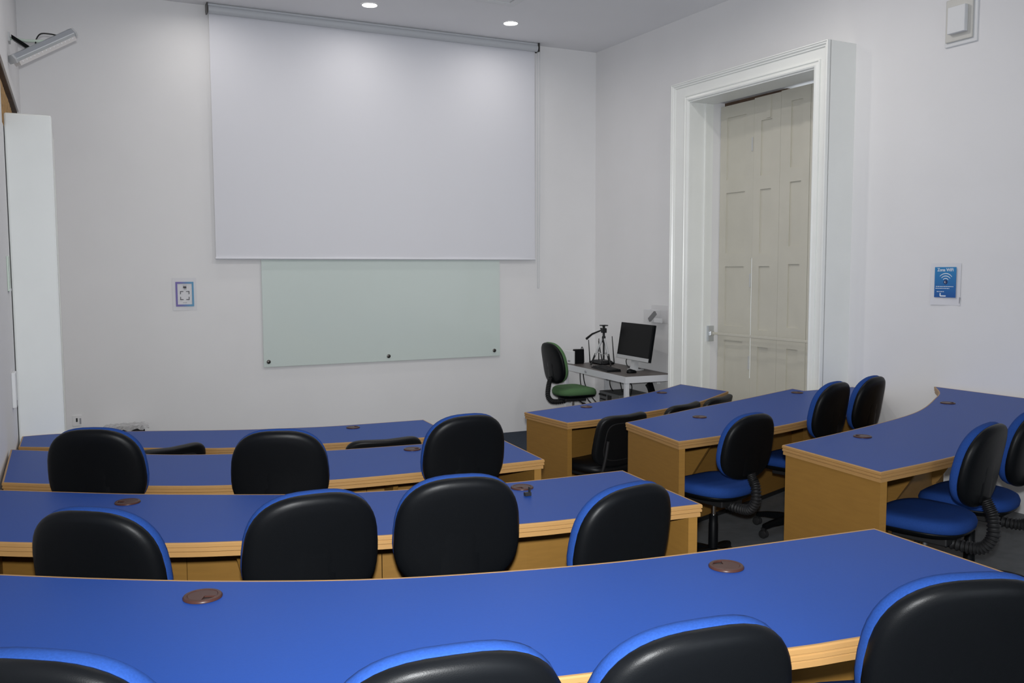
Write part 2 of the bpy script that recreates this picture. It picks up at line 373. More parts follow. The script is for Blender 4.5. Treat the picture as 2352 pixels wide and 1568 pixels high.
# ------------------------------------------------------------------ task chairs
def sring(wd, h, n, y, scl, taper=0.06, curve=0.5, rec=math.radians(10), bend=0.3, seg=44):
    out = []
    for i in range(seg):
        t = 2*PI*i/seg; c, s = math.cos(t), math.sin(t)
        x = math.copysign(abs(c)**(2/n), c)*wd/2*scl; z = math.copysign(abs(s)**(2/n), s)*h/2*scl
        x *= 1-taper*z/(h/2)
        yy = y + curve*x*x - bend*z*z
        out.append((x, yy*math.cos(rec)-z*math.sin(rec), yy*math.sin(rec)+z*math.cos(rec)))
    return out
def make_task_chair(top, fabric, label, group, W=0.395, H=0.36, seat=None, thick=1.0):
    t = thing('task_chair', label, 'chair', (0, 0, 0), 0, group)
    yb = -0.235
    # vertical extent of the tilted back
    ring = sring(W, H, 2.7, 0, 1.0); zt = max(p[2] for p in ring); zb = top - zt
    N = 2.7
    sh = [(-0.034, 0.05), (-0.034, 0.4), (-0.0335, 0.7), (-0.0315, 0.86), (-0.027, 0.94), (-0.019, 0.985), (-0.010, 1.0), (-0.002, 1.0), (0.003, 0.985)]
    back = MB().loft([sring(W, H, N, y, s) for y, s in sh]).obj('back_shell', M_black, t, smooth='all', loc=(0, yb, zb))
    cu = [(0.002, 0.975), (0.007, 0.992), (0.020, 1.0), (0.033, 0.98), (0.043, 0.92), (0.049, 0.8), (0.052, 0.5), (0.053, 0.1)]
    MB().loft([sring(W, H, N, y, s) for y, s in cu]).obj('back_cushion', fabric, t, smooth='all', loc=(0, yb, zb))
    # raised spine panel on the shell
    b = MB(); rings = []
    for z in np.linspace(-0.15, 0.03, 9):
        row = []
        for x, lift in ((-0.063, -0.0012), (-0.060, 0.0006), (-0.03, 0.0012), (0.0, 0.0014), (0.03, 0.0012), (0.060, 0.0006), (0.063, -0.0012)):
            rec = math.radians(10); e = 1.0; sag = -0.0016*max(0.0, 1-(0.03-z)/0.14)
            yy = -0.0338 - lift*e - sag + 0.5*x*x - 0.3*z*z
            row.append((x, yy*math.cos(rec)-z*math.sin(rec), yy*math.sin(rec)+z*math.cos(rec)))
        rings.append(row)
    b.loft(rings, False, False, closed=False).obj('spine_panel', M_black, back, smooth='all')
    # seat
    hs = seat or min(0.50, top-0.40)
    def seat_ring(z, s, wd=0.415, dp=0.42):
        out = []
        for i in range(40):
            a = 2*PI*i/40; c, q = math.cos(a), math.sin(a); n = 2.8
            x = math.copysign(abs(c)**(2/n), c)*wd/2*s; y = math.copysign(abs(q)**(2/n), q)*dp/2*s
            x *= 1+0.05*y/(dp/2)
            zz = z - 0.9*max(0, y-0.08)**2 + 0.25*x*x
            out.append((x, y, zz))
        return out
    cush = [(z_*thick if z_ > -0.05 else z_, s_) for z_, s_ in [(-0.062, 0.93), (-0.055, 0.985), (-0.035, 1.0), (-0.016, 0.965), (-0.006, 0.88), (-0.001, 0.65), (0.0, 0.2)]]
    cush = [(z_+0.05*(thick-1)*(1 if z_ > -0.05 else 0), s_) for z_, s_ in cush]
    MB().loft([seat_ring(z, s) for z, s in cush]).obj('seat_cushion', fabric, t, smooth='all', loc=(0, 0.01, hs))
    shl = [(-0.098, 0.35), (-0.094, 0.6), (-0.085, 0.85), (-0.070, 0.95), (-0.060, 0.96)]
    MB().loft([seat_ring(z, s) for z, s in shl]).obj('seat_shell', M_black, t, smooth='all', loc=(0, 0.01, hs))
    # bellows-covered back bar
    ctrl = [(0, yb-0.012, zb-0.150), (0, yb-0.030, zb-0.185), (0, yb-0.046, min(hs+0.02, zb-0.21)), (0, yb-0.050, hs-0.06), (0, yb-0.015, hs-0.115), (0, yb+0.05, hs-0.128), (0, yb+0.15, hs-0.122)]
    path = catmull(ctrl, 14)
    MB().tube(path, [0.029 if (i % 3) == 1 else 0.0225 for i in range(len(path))], 12).obj('bellows', M_blackm, t, smooth=True)
    b = MB(); b.box(-0.085, 0.085, -0.13, 0.11, hs-0.125, hs-0.09); b.obj('mechanism', M_blackm, t, bevel=0.006)
    lv = MB().tube([(0.06, 0.02, hs-0.115), (0.13, 0.02, hs-0.125), (0.175, 0.03, hs-0.14)], [0.006, 0.006, 0.006], 8).obj('lever', M_blackm, t, smooth=True)
    MB().lathe([(0.004, -0.03), (0.014, -0.024), (0.016, 0.0), (0.013, 0.022), (0.004, 0.028)], 12, (0.18, 0.03, hs-0.142), axis='x').obj('lever_knob', M_black, lv, smooth=True)
    MB().lathe([(0.0, 0.055), (0.032, 0.06), (0.032, 0.09), (0.027, 0.095), (0.026, hs-0.25), (0.024, hs-0.245), (0.024, hs-0.20)], 18).obj('column_sleeve', M_black, t, smooth=True)
    MB().lathe([(0.014, hs-0.21), (0.014, hs-0.11)], 14).obj('gas_lift', M_chrome, t, smooth=True)
    for k in range(5):
        a = 2*PI*k/5 + 0.35; ca, sa = math.cos(a), math.sin(a)
        rings = []
        for r, zc, hw, hh in ((0.02, 0.092, 0.026, 0.024), (0.10, 0.092, 0.022, 0.020), (0.19, 0.084, 0.018, 0.016), (0.25, 0.072, 0.016, 0.014)):
            rings.append([(r*ca-p*sa, r*sa+p*ca, zc+q) for p, q in ((-hw, -hh), (hw, -hh), (hw, hh*0.3), (hw*0.6, hh), (-hw*0.6, hh), (-hw, hh*0.3))])
        leg = MB().loft(rings).obj('leg', M_black, t, smooth=True)
        cx, cy = 0.25*ca, 0.25*sa; b = MB()
        for s in (-1, 1):
            b.lathe([(0.006, s*0.006), (0.025, s*0.008), (0.027, s*0.014), (0.023, s*0.021), (0.006, s*0.023)], 16, (cx, cy, 0.027), axis='x')
        b.box(cx-0.006, cx+0.006, cy-0.012, cy+0.016, 0.02, 0.064)
        b.obj('castor', M_blackm, leg, smooth=True)
    return t
PROTO = {}
def place_chair(x, y, phi, top, floor, label, fabric=M_fab, group='blue task chairs', **kw):
    """x, y: middle of the backrest; phi: heading clockwise from +Y"""
    key = (round(top, 3), fabric.name)
    if key not in PROTO: PROTO[key] = o = make_task_chair(top, fabric, label, group, **kw)
    else: o = copy_tree(PROTO[key])
    a = math.radians(phi); f = Vector((math.sin(a), math.cos(a), 0))
    o.location = (x+f.x*0.235, y+f.y*0.235, floor); o.rotation_euler = (0, 0, -a); o['label'] = label
    if group: o['group'] = group
    return o
CH = [
 (-0.055, 1.460, 34.0, .925, Z4, 'blue task chair cut off by the bottom left corner of the photo'),
 (0.492, 1.205, 9.0, .922, Z4, 'blue task chair in the middle of the bottom edge of the photo'),
 (0.918, 1.150, 7.0, .903, Z4, 'blue task chair right of the bottom middle one, grey scuffs on its top edge'),
 (1.525, 1.09, 20.0, .905, Z4, 'blue task chair with the largest black back in view, in the bottom right corner'),
 (0.034, 2.650, 36.0, .924, Z3, 'blue task chair left of a wooden bracket at the second nearest left desk'),
 (0.600, 2.500, 1.0, .938, Z3, 'blue task chair second from the left at the second nearest left desk, square broad back'),
 (1.036, 2.445, 10.0, .95, Z3, 'blue task chair third from the left at the second nearest left desk, beside a grommet'),
 (1.52, 2.25, -10.5, .911, Z3, 'blue task chair turned left at the aisle end of the second nearest left desk'),
 (0.063, 3.965, 24.0, 1.02, Z2, 'blue task chair nearest the left wall, raised above the third desk from the camera'),
 (0.742, 3.635, 19.0, 1.01, Z2, 'blue task chair in the middle of the third left desk'),
 (1.550, 3.570, -1.5, 1.02, Z2, 'blue task chair with tall black back at the aisle end of the third left desk'),
 (3.19, 3.57, -10.0, .90, Z2, 'blue task chair showing seat and bellows at the aisle end of the notched desk'),
 (4.095, 3.862, -17.3, .98, Z2, 'raised blue task chair at the notched right desk, overlapping another chair behind it'),
 (4.524, 3.961, -19.2, .98, Z2, 'raised blue task chair closest to the right wall at the notched right desk'),
 (3.435, 2.403, -16.0, .92, Z3, 'blue task chair showing a wide blue seat beside the desk under the wifi poster'),
 (3.943, 2.542, -16.8, .92, Z3, 'blue task chair cut by the right edge at the desk under the wifi poster'),
]
for c in CH: place_chair(*c)
place_chair(4.30, 7.70, 92.0, 1.035, 0.0, 'green task chair with black shell standing at the small white computer table', M_green, None, W=0.44, H=0.42, seat=0.56, thick=1.35)

# ------------------------------------------------------------------ black visitor chairs
def make_visitor_chair():
    t = thing('visitor_chair', '', 'chair', (0, 0, 0), 0, 'black visitor chairs')
    # curved plastic back: sections across the width
    W, Hb = 0.46, 0.36
    b = MB(); rings = []
    nx = 17
    outl = []
    for i in range(48):
        a = 2*PI*i/48; c, s = math.cos(a), math.sin(a); n = 4.2
        outl.append((math.copysign(abs(c)**(2/n), c)*W/2, math.copysign(abs(s)**(2/n), s)*Hb/2))
    def ring(y, s):
        out = []
        for x, z in outl:
            x, z = x*s, z*s
            zz = z + (0.012*(abs(x)/(W/2))**2 if z > 0 else 0)
            yy = y + 0.9*x*x; r = math.radians(14)
            out.append((x, yy*math.cos(r)-zz*math.sin(r), yy*math.sin(r)+zz*math.cos(r)))
        return out
    back = b.loft([ring(y, s) for y, s in ((-0.018, 0.1), (-0.018, 0.8), (-0.020, 0.9), (-0.022, 0.96), (-0.016, 0.995), (0.0, 1.0), (0.014, 0.99), (0.022, 0.94), (0.028, 0.75), (0.028, 0.1))]).obj('backrest', M_blkfab, t, smooth='all', loc=(0, -0.215, 0.624))
    b = MB()
    b.loft([ring(y, s) for y, s in ((-0.0195, 0.72), (-0.0215, 0.74), (-0.0195, 0.76))], False, False).obj('back_seam', M_blackm, back, smooth='all')
    def sr(z, s):
        out = []
        for i in range(40):
            a = 2*PI*i/40; c, q = math.cos(a), math.sin(a); n = 3.2
            x = math.copysign(abs(c)**(2/n), c)*0.235*s; y = math.copysign(abs(q)**(2/n), q)*0.215*s
            out.append((x, y+0.03, z - 0.8*max(0, y-0.1)**2 + 0.3*x*x))
        return out
    MB().loft([sr(z, s) for z, s in ((0.395, 0.85), (0.40, 0.97), (0.42, 1.0), (0.44, 0.97), (0.448, 0.85), (0.45, 0.2))]).obj('seat', M_blkfab, t, smooth='all')
    for s in (-1, 1):
        MB().tube(catmull([(s*0.20, 0.20, 0.39), (s*0.215, 0.215, 0.36), (s*0.23, 0.235, 0.01)], 6), 0.011, 10).obj('leg', M_chrome, t, smooth=True)
        MB().tube(catmull([(s*0.20, -0.16, 0.39), (s*0.215, -0.19, 0.36), (s*0.23, -0.25, 0.01)], 6), 0.011, 10).obj('leg', M_chrome, t, smooth=True)
        MB().tube(catmull([(s*0.20, 0.20, 0.392), (s*0.20, -0.08, 0.392), (s*0.20, -0.19, 0.41), (s*0.19, -0.225, 0.50), (s*0.18, -0.245, 0.64)], 6), 0.011, 10).obj('side_frame', M_blackm, t, smooth=True)
    return t
vc = make_visitor_chair()
VC = [
 (0.44, 5.10, -22, 'black visitor chair top just showing right of the blue chair nearest the left wall'),
 (1.02, 4.86, -8, 'black visitor chair mostly hidden behind the middle blue chair at the farthest left desk'),
 (1.57, 4.775, 2, 'black visitor chair at the farthest left desk with a long wavy top edge showing'),
 (3.26, 4.86, -13, 'black visitor chair at the aisle end of the front right desk, back and seat showing'),
 (3.90, 5.05, -22, 'black visitor chair, the middle of three at the front right desk'),
 (4.36, 5.22, -26, 'black visitor chair at the door end of the front right desk, right of two others'),
]
for i, (x, y, phi, lab) in enumerate(VC):
    o = vc if i == 0 else copy_tree(vc)
    a = math.radians(phi); f = Vector((math.sin(a), math.cos(a), 0))
    o.location = (x+f.x*0.215, y+f.y*0.215, 0.0); o.rotation_euler = (0, 0, -a); o['label'] = lab

# ------------------------------------------------------------------ shuttered door on the right wall
dr = sempty('door_1', tuple(C0), AR)            # local x towards the camera along the wall, y into the wall
VO0, VO1, ZO = 1.715, 3.56, 3.452
D = 0.275
M_cas = M_gloss
MB().box(VO0, DV0, -D, 0.0, 0, ZO).obj('casing_jamb', M_cas, dr)
MB().box(DV1, VO1, -D, 0.0, 0, ZO).obj('casing_jamb', M_cas, dr)
MB().box(DV0, DV1, -D, 0.0, DZT-0.02, ZO).obj('casing_head', M_cas, dr)
def mould(v0, v1, zt, prof, name):
    rings = []
    for off, h in prof:
        rings.append([(v0+off, -D-h, 0.0), (v0+off, -D-h, zt-off), (v1-off, -D-h, zt-off), (v1-off, -D-h, 0.0)])
    MB().loft(rings, False, False, closed=False).obj(name, M_cas, dr)
mould(VO0, VO1, ZO, [(0, -0.01), (0, 0.028), (0.008, 0.030), (0.012, 0.024), (0.022, 0.022), (0.030, 0.012), (0.040, 0.010), (0.044, 0.0)], 'outer_moulding')
mould(DV0-0.062, DV1+0.062, DZT-0.02+0.062, [(0, 0.0), (0, 0.014), (0.010, 0.018), (0.016, 0.010), (0.034, 0.014), (0.040, 0.022), (0.050, 0.018), (0.056, 0.006), (0.064, 0.004), (0.064, -0.02)], 'inner_moulding')
# wall reveal behind the casing is the wall itself; stop bead where lining meets reveal
MB().box(DV0-0.001, DV0+0.014, -0.10, -0.085, 0, DZT-0.02).obj('stop_bead', M_cas, dr)
# shutters
SH = 0.085
leafs = [(1.962, 2.388, 3.245, [(2.575, 3.135), (1.905, 2.456), (1.238, 1.785), (0.28, 1.105)], (0.085, 0.095)),
         (2.396, 2.712, 3.255, [(2.575, 3.05), (1.90, 2.456), (1.22, 1.785), (0.28, 1.07)], (0.085, 0.10)),
         (2.714, 3.040, 3.262, [(2.61, 3.16), (1.95, 2.49), (1.26, 1.80), (0.28, 1.08)], (0.115, 0.085))]
for v0, v1, zt, pans, (ml, mr) in leafs:
    b = MB(); y0, y1 = SH, SH+0.034
    b.box(v0, v0+ml, y0, y1, 0.02, zt)
    if v0 < 2.0:      # rebated meeting edge, standing a little open in its middle
        b.box(v1-mr, v1-0.045, y0, y1, 0.02, zt); b.box(v1-0.045, v1-0.006, y0, y0+0.009, 0.02, zt)
        b.box(v1-0.006, v1+0.007, y0, y0+0.009, 0.02, 0.78); b.box(v1-0.006, v1+0.007, y0, y0+0.009, 1.86, zt)
    else: b.box(v1-mr, v1, y0, y1, 0.02, zt)
    zs = sorted(pans); zz = 0.02
    for p0, p1 in zs:
        b.box(v0+ml, v1-mr, y0, y1, zz, p0); zz = p1
    b.box(v0+ml, v1-mr, y0, y1, zz, zt)
    lf = b.obj('shutter_leaf', M_shut, dr)
    for p0, p1 in zs:
        MB().box(v0+ml-0.004, v1-mr+0.004, y0+0.012, y1-0.006, p0-0.004, p1+0.004).obj('panel', M_shut, lf)
MB().box(3.044, 3.25, SH+0.002, SH+0.036, 0.02, 3.262).obj('shutter_leaf', M_shut, dr)
MB().box(2.55, 2.60, SH-0.012, SH, 3.06, 3.245).obj('shutter_block', M_shut, dr)
MB().box(1.955, 2.73, SH+0.05, SH+0.12, 3.1, 3.285).obj('head_board', M_dkwood, dr)
for z in (2.86, 1.66, 0.92):
    MB().lathe([(0.006, -0.06), (0.006, 0.06)], 10, (2.380, SH-0.004, z)).obj('hinge', M_silver, dr, smooth=True)
MB().box(1.99, 3.40, -0.012, 0.0, 1.156, 1.178).obj('security_bar', M_shut, dr, bevel=0.002)
lt = MB().box(DV0, DV0+0.028, -0.045, 0.02, 1.09, 1.235).obj('latch', M_alu, dr, bevel=0.004)
MB().box(DV0+0.028, DV0+0.05, -0.03, 0.005, 1.145, 1.185).obj('catch', M_chrome, lt, bevel=0.003)

# white surround of the door on the left wall
ds = sempty('door_2', (XL, 6.12, 0.0))
MB().box(0.0, 0.253, 0.0, 0.16, 0, 2.703).obj('casing_jamb', M_surr, ds, bevel=0.012)
MB().box(0.0, 0.250, 1.02, 1.18, 0, 2.70).obj('casing_jamb', M_gloss, ds, bevel=0.01)
MB().box(0.0, 0.248, 0.16, 1.02, 2.48, 2.698).obj('casing_head', M_gloss, ds, bevel=0.01)
MB().box(-0.16, -0.10, 0.14, 1.04, 0, 2.5).obj('door_leaf', M_shut, ds)
MB().box(0.008, 0.245, 1.18, 1.2, 0, 2.70).obj('edge_strip', M_edge, ds)
# old wooden lintel in the recess over that surround
b = MB(); n = 20; rows = []
for i in range(n):
    y = 5.98 + (7.5-5.98)*i/(n-1); j = 0.02*math.sin(i*1.9)+0.012*math.sin(i*4.3)
    rows.append([(XL-0.44, y, 2.64), (XL-0.03-j*0.6, y, 2.66+j*0.5), (XL-0.012-max(0, j)*0.5, y, 2.92+j), (XL-0.07, y, 2.97-j), (XL-0.44, y, 2.98)])
b.loft(rows); lint = struct(b.obj('trim_4', M_gold))
struct(MB().box(XL-0.45, XL-0.004, 5.945, 8.205, -0.05, 2.63).obj('wall_left', M_wall))
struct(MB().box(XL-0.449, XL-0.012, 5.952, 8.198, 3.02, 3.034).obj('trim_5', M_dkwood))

# ------------------------------------------------------------------ projection screen
ps = wall_thing('projection_screen', 'large white pull-down projection screen hanging at the top of the front wall', 'screen', 'front', 0, 0)
b = MB(); b.lathe([(0.036, -4.095), (0.036, -0.775)], 20, (0, -0.075, 4.098), axis='x'); b.obj('roller', M_rail, ps, smooth=True)
MB().box(-4.098, -0.772, -0.095, -0.002, 4.128, 4.147).obj('mounting_rail', M_rail, ps, bevel=0.003)
for u in (-4.105, -0.765): MB().prism([(-0.115, 4.06), (-0.03, 4.06), (-0.002, 4.09), (-0.002, 4.148), (-0.115, 4.148)], u-0.006, u+0.006, lambda a_, z_, h: (h, a_, z_)).obj('end_bracket', M_steel, ps)
nx, nz = 60, 26; vs = []; fs = []
for j in range(nz):
    z = 4.09 + (1.885-4.09)*j/(nz-1); k = (j/(nz-1))**2
    for i in range(nx):
        u = -4.085 + (4.085-0.785)*i/(nx-1); t = i/(nx-1)
        y = -0.042 + k*(0.0045*math.sin(t*34+z*1.3)*t**1.5 + 0.003*math.sin(t*17+1))
        vs.append((u, y, z))
for j in range(nz-1):
    for i in range(nx-1): a = j*nx+i; fs.append((a, a+1, a+nx+1, a+nx))
k = len(vs); vs += [(x, y+0.0015, z) for x, y, z in vs[:k]]; fs += [tuple(q+k for q in f[::-1]) for f in fs]
MB().add(vs, fs).obj('screen_fabric', M_screen, ps, smooth='all')
MB().lathe([(0.011, -4.09), (0.011, -0.78)], 12, (0, -0.042, 1.876), axis='x').obj('bottom_bar', M_screen, ps, smooth=True)
for dx in (0.0, -0.024):
    MB().tube([(-0.745+dx, -0.085, 4.08), (-0.745+dx, -0.08, 2.8), (-0.748+dx*0.8, -0.07, 1.575), (-0.754+dx*.4, -0.07, 1.56)], 0.003, 6).obj('pull_chain', M_rail, ps)

# glass board with three standoffs
gb = wall_thing('glass_board', 'frosted green glass writing board fixed under the projection screen', 'whiteboard', 'front', 0, 0)
MB().box(-3.677, -1.198, -0.024, -0.016, 0.845, 2.06).obj('glass_sheet', M_glassb, gb, bevel=0.002)
for u, z in ((-3.632, 0.896), (-2.442, 0.897), (-1.266, 0.905), (-3.632, 2.01), (-2.442, 2.01), (-1.266, 2.01)):
    MB().lathe([(0.010, 0.0), (0.010, -0.024), (0.0, -0.024)], 12, (u, 0, z), axis='y').obj('standoff', M_steel, gb, smooth=True)
    MB().lathe([(0.0, -0.036), (0.016, -0.0355), (0.019, -0.033), (0.019, -0.027), (0.014, -0.0245)], 16, (u, 0, z), axis='y').obj('standoff_cap', M_steel, gb, smooth=True)

# ------------------------------------------------------------------ paper signs
def text_mesh(body, size, m, parent, loc, rot, name, sx=1.0):
    c = bpy.data.curves.new('lettering', 'FONT'); c.body = body; c.size = size; c.align_x = 'CENTER'; c.align_y = 'CENTER'; c.extrude = 0.0003; c.offset = size*0.018
    o = bpy.data.objects.new('lettering_tmp', c); COL.objects.link(o)
    me = bpy.data.meshes.new_from_object(o.evaluated_get(bpy.context.evaluated_depsgraph_get()))
    bpy.data.objects.remove(o); me.materials.clear(); me.materials.append(m)
    q = bpy.data.objects.new(name, me); COL.objects.link(q); q.parent = parent; q.location = loc; q.rotation_euler = rot; q.scale = (sx, 1, 1)
    return q
def sheet(parent, x0, x1, z0, z1, m, name, curl=0.004, y=-0.004):
    vs = []; fs = []; n = 10
    for j in range(n+1):
        for i in range(n+1):
            s, t = i/n, j/n
            vs.append((x0+(x1-x0)*s, y - curl*abs(2*s-1)**3*(0.4+0.6*(1-t)) - curl*0.5*math.sin(s*5)*(1-t)**2, z0+(z1-z0)*t))
    for j in range(n):
        for i in range(n): a = j*(n+1)+i; fs.append((a, a+1, a+n+2, a+n+1))
    k = len(vs); vs += [(a, q+0.0006, c) for a, q, c in vs[:k]]; fs += [tuple(q+k for q in f[::-1]) for f in fs]
    return MB().add(vs, fs).obj(name, m, parent, smooth='all')
wp = wall_thing('wifi_poster', 'blue printed wifi poster on white paper taped to the right wall', 'poster', 'right', 4.378, 1.65)
sheet(wp, -0.114, 0.114, -0.145, 0.144, M_paper, 'paper', 0.006, -0.002)
pm = gradient_mat('blue_print', (0.015, 0.10, 0.36), (0.03, 0.24, 0.52), 'Z', -0.09, 0.12)
MB().box(-0.080, 0.084, -0.0105, -0.0098, -0.092, 0.117).obj('print_panel', pm, wp)
Y = -0.0112
text_mesh('Zona WiFi', 0.030, M_txt, wp, (0.002, Y, 0.097), (PI/2, 0, 0), 'heading', 0.95)
def arc_band(cx, cz, r, wd, a0, a1, y, n=16):
    b = MB(); rings = []
    for i in range(n+1):
        a = math.radians(a0+(a1-a0)*i/n); w_ = wd*(0.25+0.75*math.sin(PI*(0.12+0.76*i/n)))
        rings.append([(cx+(r-w_/2)*math.cos(a), y, cz+(r-w_/2)*math.sin(a)), (cx+(r+w_/2)*math.cos(a), y, cz+(r+w_/2)*math.sin(a)),
                      (cx+(r+w_/2)*math.cos(a), y+0.0005, cz+(r+w_/2)*math.sin(a)), (cx+(r-w_/2)*math.cos(a), y+0.0005, cz+(r-w_/2)*math.sin(a))])
    return b.loft(rings)
for r in (0.026, 0.043, 0.060): arc_band(0.005, 0.013, r, 0.0055, 38, 138, Y).obj('wifi_arc', M_txt, wp)
MB().lathe([(0.0, 0.0), (0.0155, 0.0), (0.0155, 0.0008), (0.0, 0.0008)], 20, (0.005, Y, 0.014), axis='y').obj('badge', M_navyprint, wp)
arc_band(0.004, 0.014, 0.0062, 0.003, 60, 330, Y-0.0006).obj('badge_mark', M_txt, wp)
for z, x0, x1 in ((-0.017, -0.068, 0.066), (-0.030, -0.070, 0.036), (-0.052, -0.060, -0.004)):
    b = MB(); x = x0
    rnd = random.Random(int(-z*1000))
    while x < x1:
        wdt = rnd.uniform(0.006, 0.016); b.box(x, min(x+wdt, x1), Y, Y+0.0005, z-0.0022, z+0.0022); x += wdt+0.003
    o = b.obj('small_print', M_txt, wp); o['kind'] = 'stuff'
MB().prism([(-0.037, -0.062), (-0.029, -0.062), (-0.029, -0.078), (0.008, -0.078), (0.012, -0.0815), (0.008, -0.086), (-0.032, -0.086), (-0.037, -0.081)], Y, Y+0.0005, lambda a_, z_, h: (a_, h, z_)).obj('arrow', M_txt, wp)
MB().prism([(0.108, -0.13), (0.112, -0.13), (0.118, -0.09), (0.108, -0.088)], -0.006, -0.005, lambda a_, z_, h: (a_, h, z_)).obj('tape', M_greyprint, wp)

qs = wall_thing('notice', 'small white notice with purple to blue printed border left of the projection screen', 'sign', 'front', -4.362, 1.55)
sheet(qs, -0.105, 0.102, -0.148, 0.148, M_paper, 'paper', 0.003, -0.002)
bm_ = gradient_mat('purple_blue_print', (0.17, 0.13, 0.42), (0.10, 0.31, 0.52), 'X', -0.05, 0.05)
b = MB(); y0, y1 = -0.0075, -0.0068
b.box(-0.079, -0.063, y0, y1, -0.112, 0.112); b.box(0.061, 0.077, y0, y1, -0.112, 0.112); b.box(-0.063, 0.061, y0, y1, 0.095, 0.112); b.box(-0.063, 0.061, y0, y1, -0.112, -0.094)
b.obj('border', bm_, qs)
cx, cz, h, l, tk = -0.001, -0.012, 0.040, 0.028, 0.006
for sx in (-1, 1):
    for sz in (-1, 1):
        b = MB()
        xs = sorted((cx+sx*h, cx+sx*(h-l))); zs = sorted((cz+sz*h, cz+sz*(h-tk))); b.box(xs[0], xs[1], y0, y1, zs[0], zs[1])
        xs = sorted((cx+sx*h, cx+sx*(h-tk))); zs = sorted((cz+sz*(h-tk), cz+sz*(h-l))); b.box(xs[0], xs[1], y0, y1, zs[0], zs[1])
        b.obj('corner_mark', M_dkprint, qs)
b = MB(); b.box(-0.008, 0.014, y0, y1, 0.052, 0.072); b.box(-0.014, -0.008, y0, y1, 0.056, 0.072); b.obj('emblem', M_dkprint, qs)
for z, x0, x1 in ((0.082, -0.016, 0.02), (0.044, -0.009, 0.016), (-0.077, -0.018, 0.018)):
    b = MB(); x = x0; rnd = random.Random(int(abs(z)*1000))
    while x < x1:
        wdt = rnd.uniform(0.004, 0.009); b.box(x, min(x+wdt, x1), y0, y1, z-0.002, z+0.002); x += wdt+0.002
    o = b.obj('small_print', M_greyprint, qs); o['kind'] = 'stuff'

# ------------------------------------------------------------------ box on the right wall, near the ceiling
sb = wall_thing('wall_box', 'square white wall box with a raised cover high on the right wall', 'wall box', 'right', 4.425, 3.40)
MB().box(-0.113, 0.125, -0.012, 0, -0.150, 0.165).obj('back_plate', M_white, sb, bevel=0.006)
MB().box(-0.100, 0.098, -0.026, -0.012, -0.122, 0.160).obj('inner_plate', M_pale if False else mat('cream_plastic', (0.60, 0.59, 0.55), 0.45), sb, bevel=0.006)
MB().box(-0.062, 0.066, -0.062, -0.026, -0.075, 0.10).obj('cover', M_white, sb, bevel=0.004)
# acrylic holder with remotes, on the wall beside the door
ah = wall_thing('acrylic_holder', 'clear acrylic wall holder above the monitor beside the door casing', 'holder', 'right', 1.185, 1.22)
M_acr = mat('acrylic_sheet', (0.80, 0.80, 0.82), 0.1, alpha=0.14)
MB().box(-0.135, 0.135, -0.004, -0.001, 0, 0.18).obj('back_sheet', M_acr, ah)
MB().box(-0.135, 0.135, -0.10, -0.097, 0, 0.135).obj('front_sheet', M_acr, ah)
MB().box(-0.135, 0.135, -0.097, -0.004, 0, 0.004).obj('base_sheet', M_acr, ah)
for s in (-0.135, 0.132): MB().box(s, s+0.003, -0.097, -0.004, 0.004, 0.135).obj('side_sheet', M_acr, ah)
MB().box(-0.135, 0.135, -0.101, -0.094, 0.131, 0.138).obj('rim', M_paper, ah)
def remote(label, x, rot, m, ln=0.15):
    p = RWp(1.185+x, 0.055, 1.2258)
    t = tag(MB().box(-ln/2, ln/2, -0.012, 0.012, 0.0, 0.045).obj('remote_control', m, None, bevel=0.006), label, 'remote')
    t.location = p; t.rotation_euler = (0, rot, AR)
    return t
r1 = remote('black remote control leaning in the clear acrylic holder', -0.035, math.radians(-38), M_black, 0.13); r1.location.z += 0.042
remote('white remote control lying in the clear acrylic holder', 0.05, 0.0, M_white, 0.12)

# ------------------------------------------------------------------ left wall devices
lb = thing('led_light_bar', 'aluminium light bar tilted on a bracket high on the left wall', 'lamp', (XL, 7.1, 3.36))
p0, p1 = Vector((0.03, -0.16, -0.185)), Vector((0.40, 0.06, 0.085))
ax = (p1-p0).normalized()
def bar_ring(t, prof):
    c = p0 + (p1-p0)*t; s = ax.cross(Vector((0, 0, 1))).normalized(); u = s.cross(ax).normalized()
    return [c + s*a + u*b_ for a, b_ in prof]
hp = [(-0.036, -0.014), (0.036, -0.014), (0.044, 0.008), (0.027, 0.038), (-0.027, 0.038), (-0.044, 0.008)]
MB().loft([bar_ring(t, hp) for t in (0.0, 1.0)]).obj('housing', M_alu, lb, bevel=0.003)
dp = [(-0.034, -0.042), (0.034, -0.042), (0.036, -0.013), (-0.036, -0.013)]
dif = MB().loft([bar_ring(t, dp) for t in (0.03, 0.97)]).obj('diffuser', mat('led_cover', (0.62, 0.60, 0.59), 0.15), lb)
for i in range(14):
    c = p0 + (p1-p0)*(0.08+0.84*i/13); s = ax.cross(Vector((0, 0, 1))).normalized(); u = s.cross(ax).normalized()
    q = c - u*0.022 + s*0.037
    MB().lathe([(0.0, -0.003), (0.004, -0.002), (0.004, 0.002), (0.0, 0.003)], 8, tuple(q), axis='y').obj('led', mat('led_glass', (0.9, 0.9, 0.92), 0.1, spec=1.0), dif)
for t in (-0.015, 0.985):
    MB().loft([bar_ring(t, [(a*1.1, b_*1.08-0.002) for a, b_ in hp]), bar_ring(t+0.03, [(a*1.1, b_*1.08-0.002) for a, b_ in hp])]).obj('end_cap', M_silver, lb)
mid = p0 + (p1-p0)*0.55
MB().tube([(0.0, 0.0, 0.0), (0.10, -0.02, -0.012), tuple(mid+Vector((0, 0, 0.03)))], 0.011, 8).obj('arm', M_pale, lb)
MB().box(0.0, 0.012, -0.05, 0.05, -0.03, 0.03).obj('wall_plate', M_silver, lb)
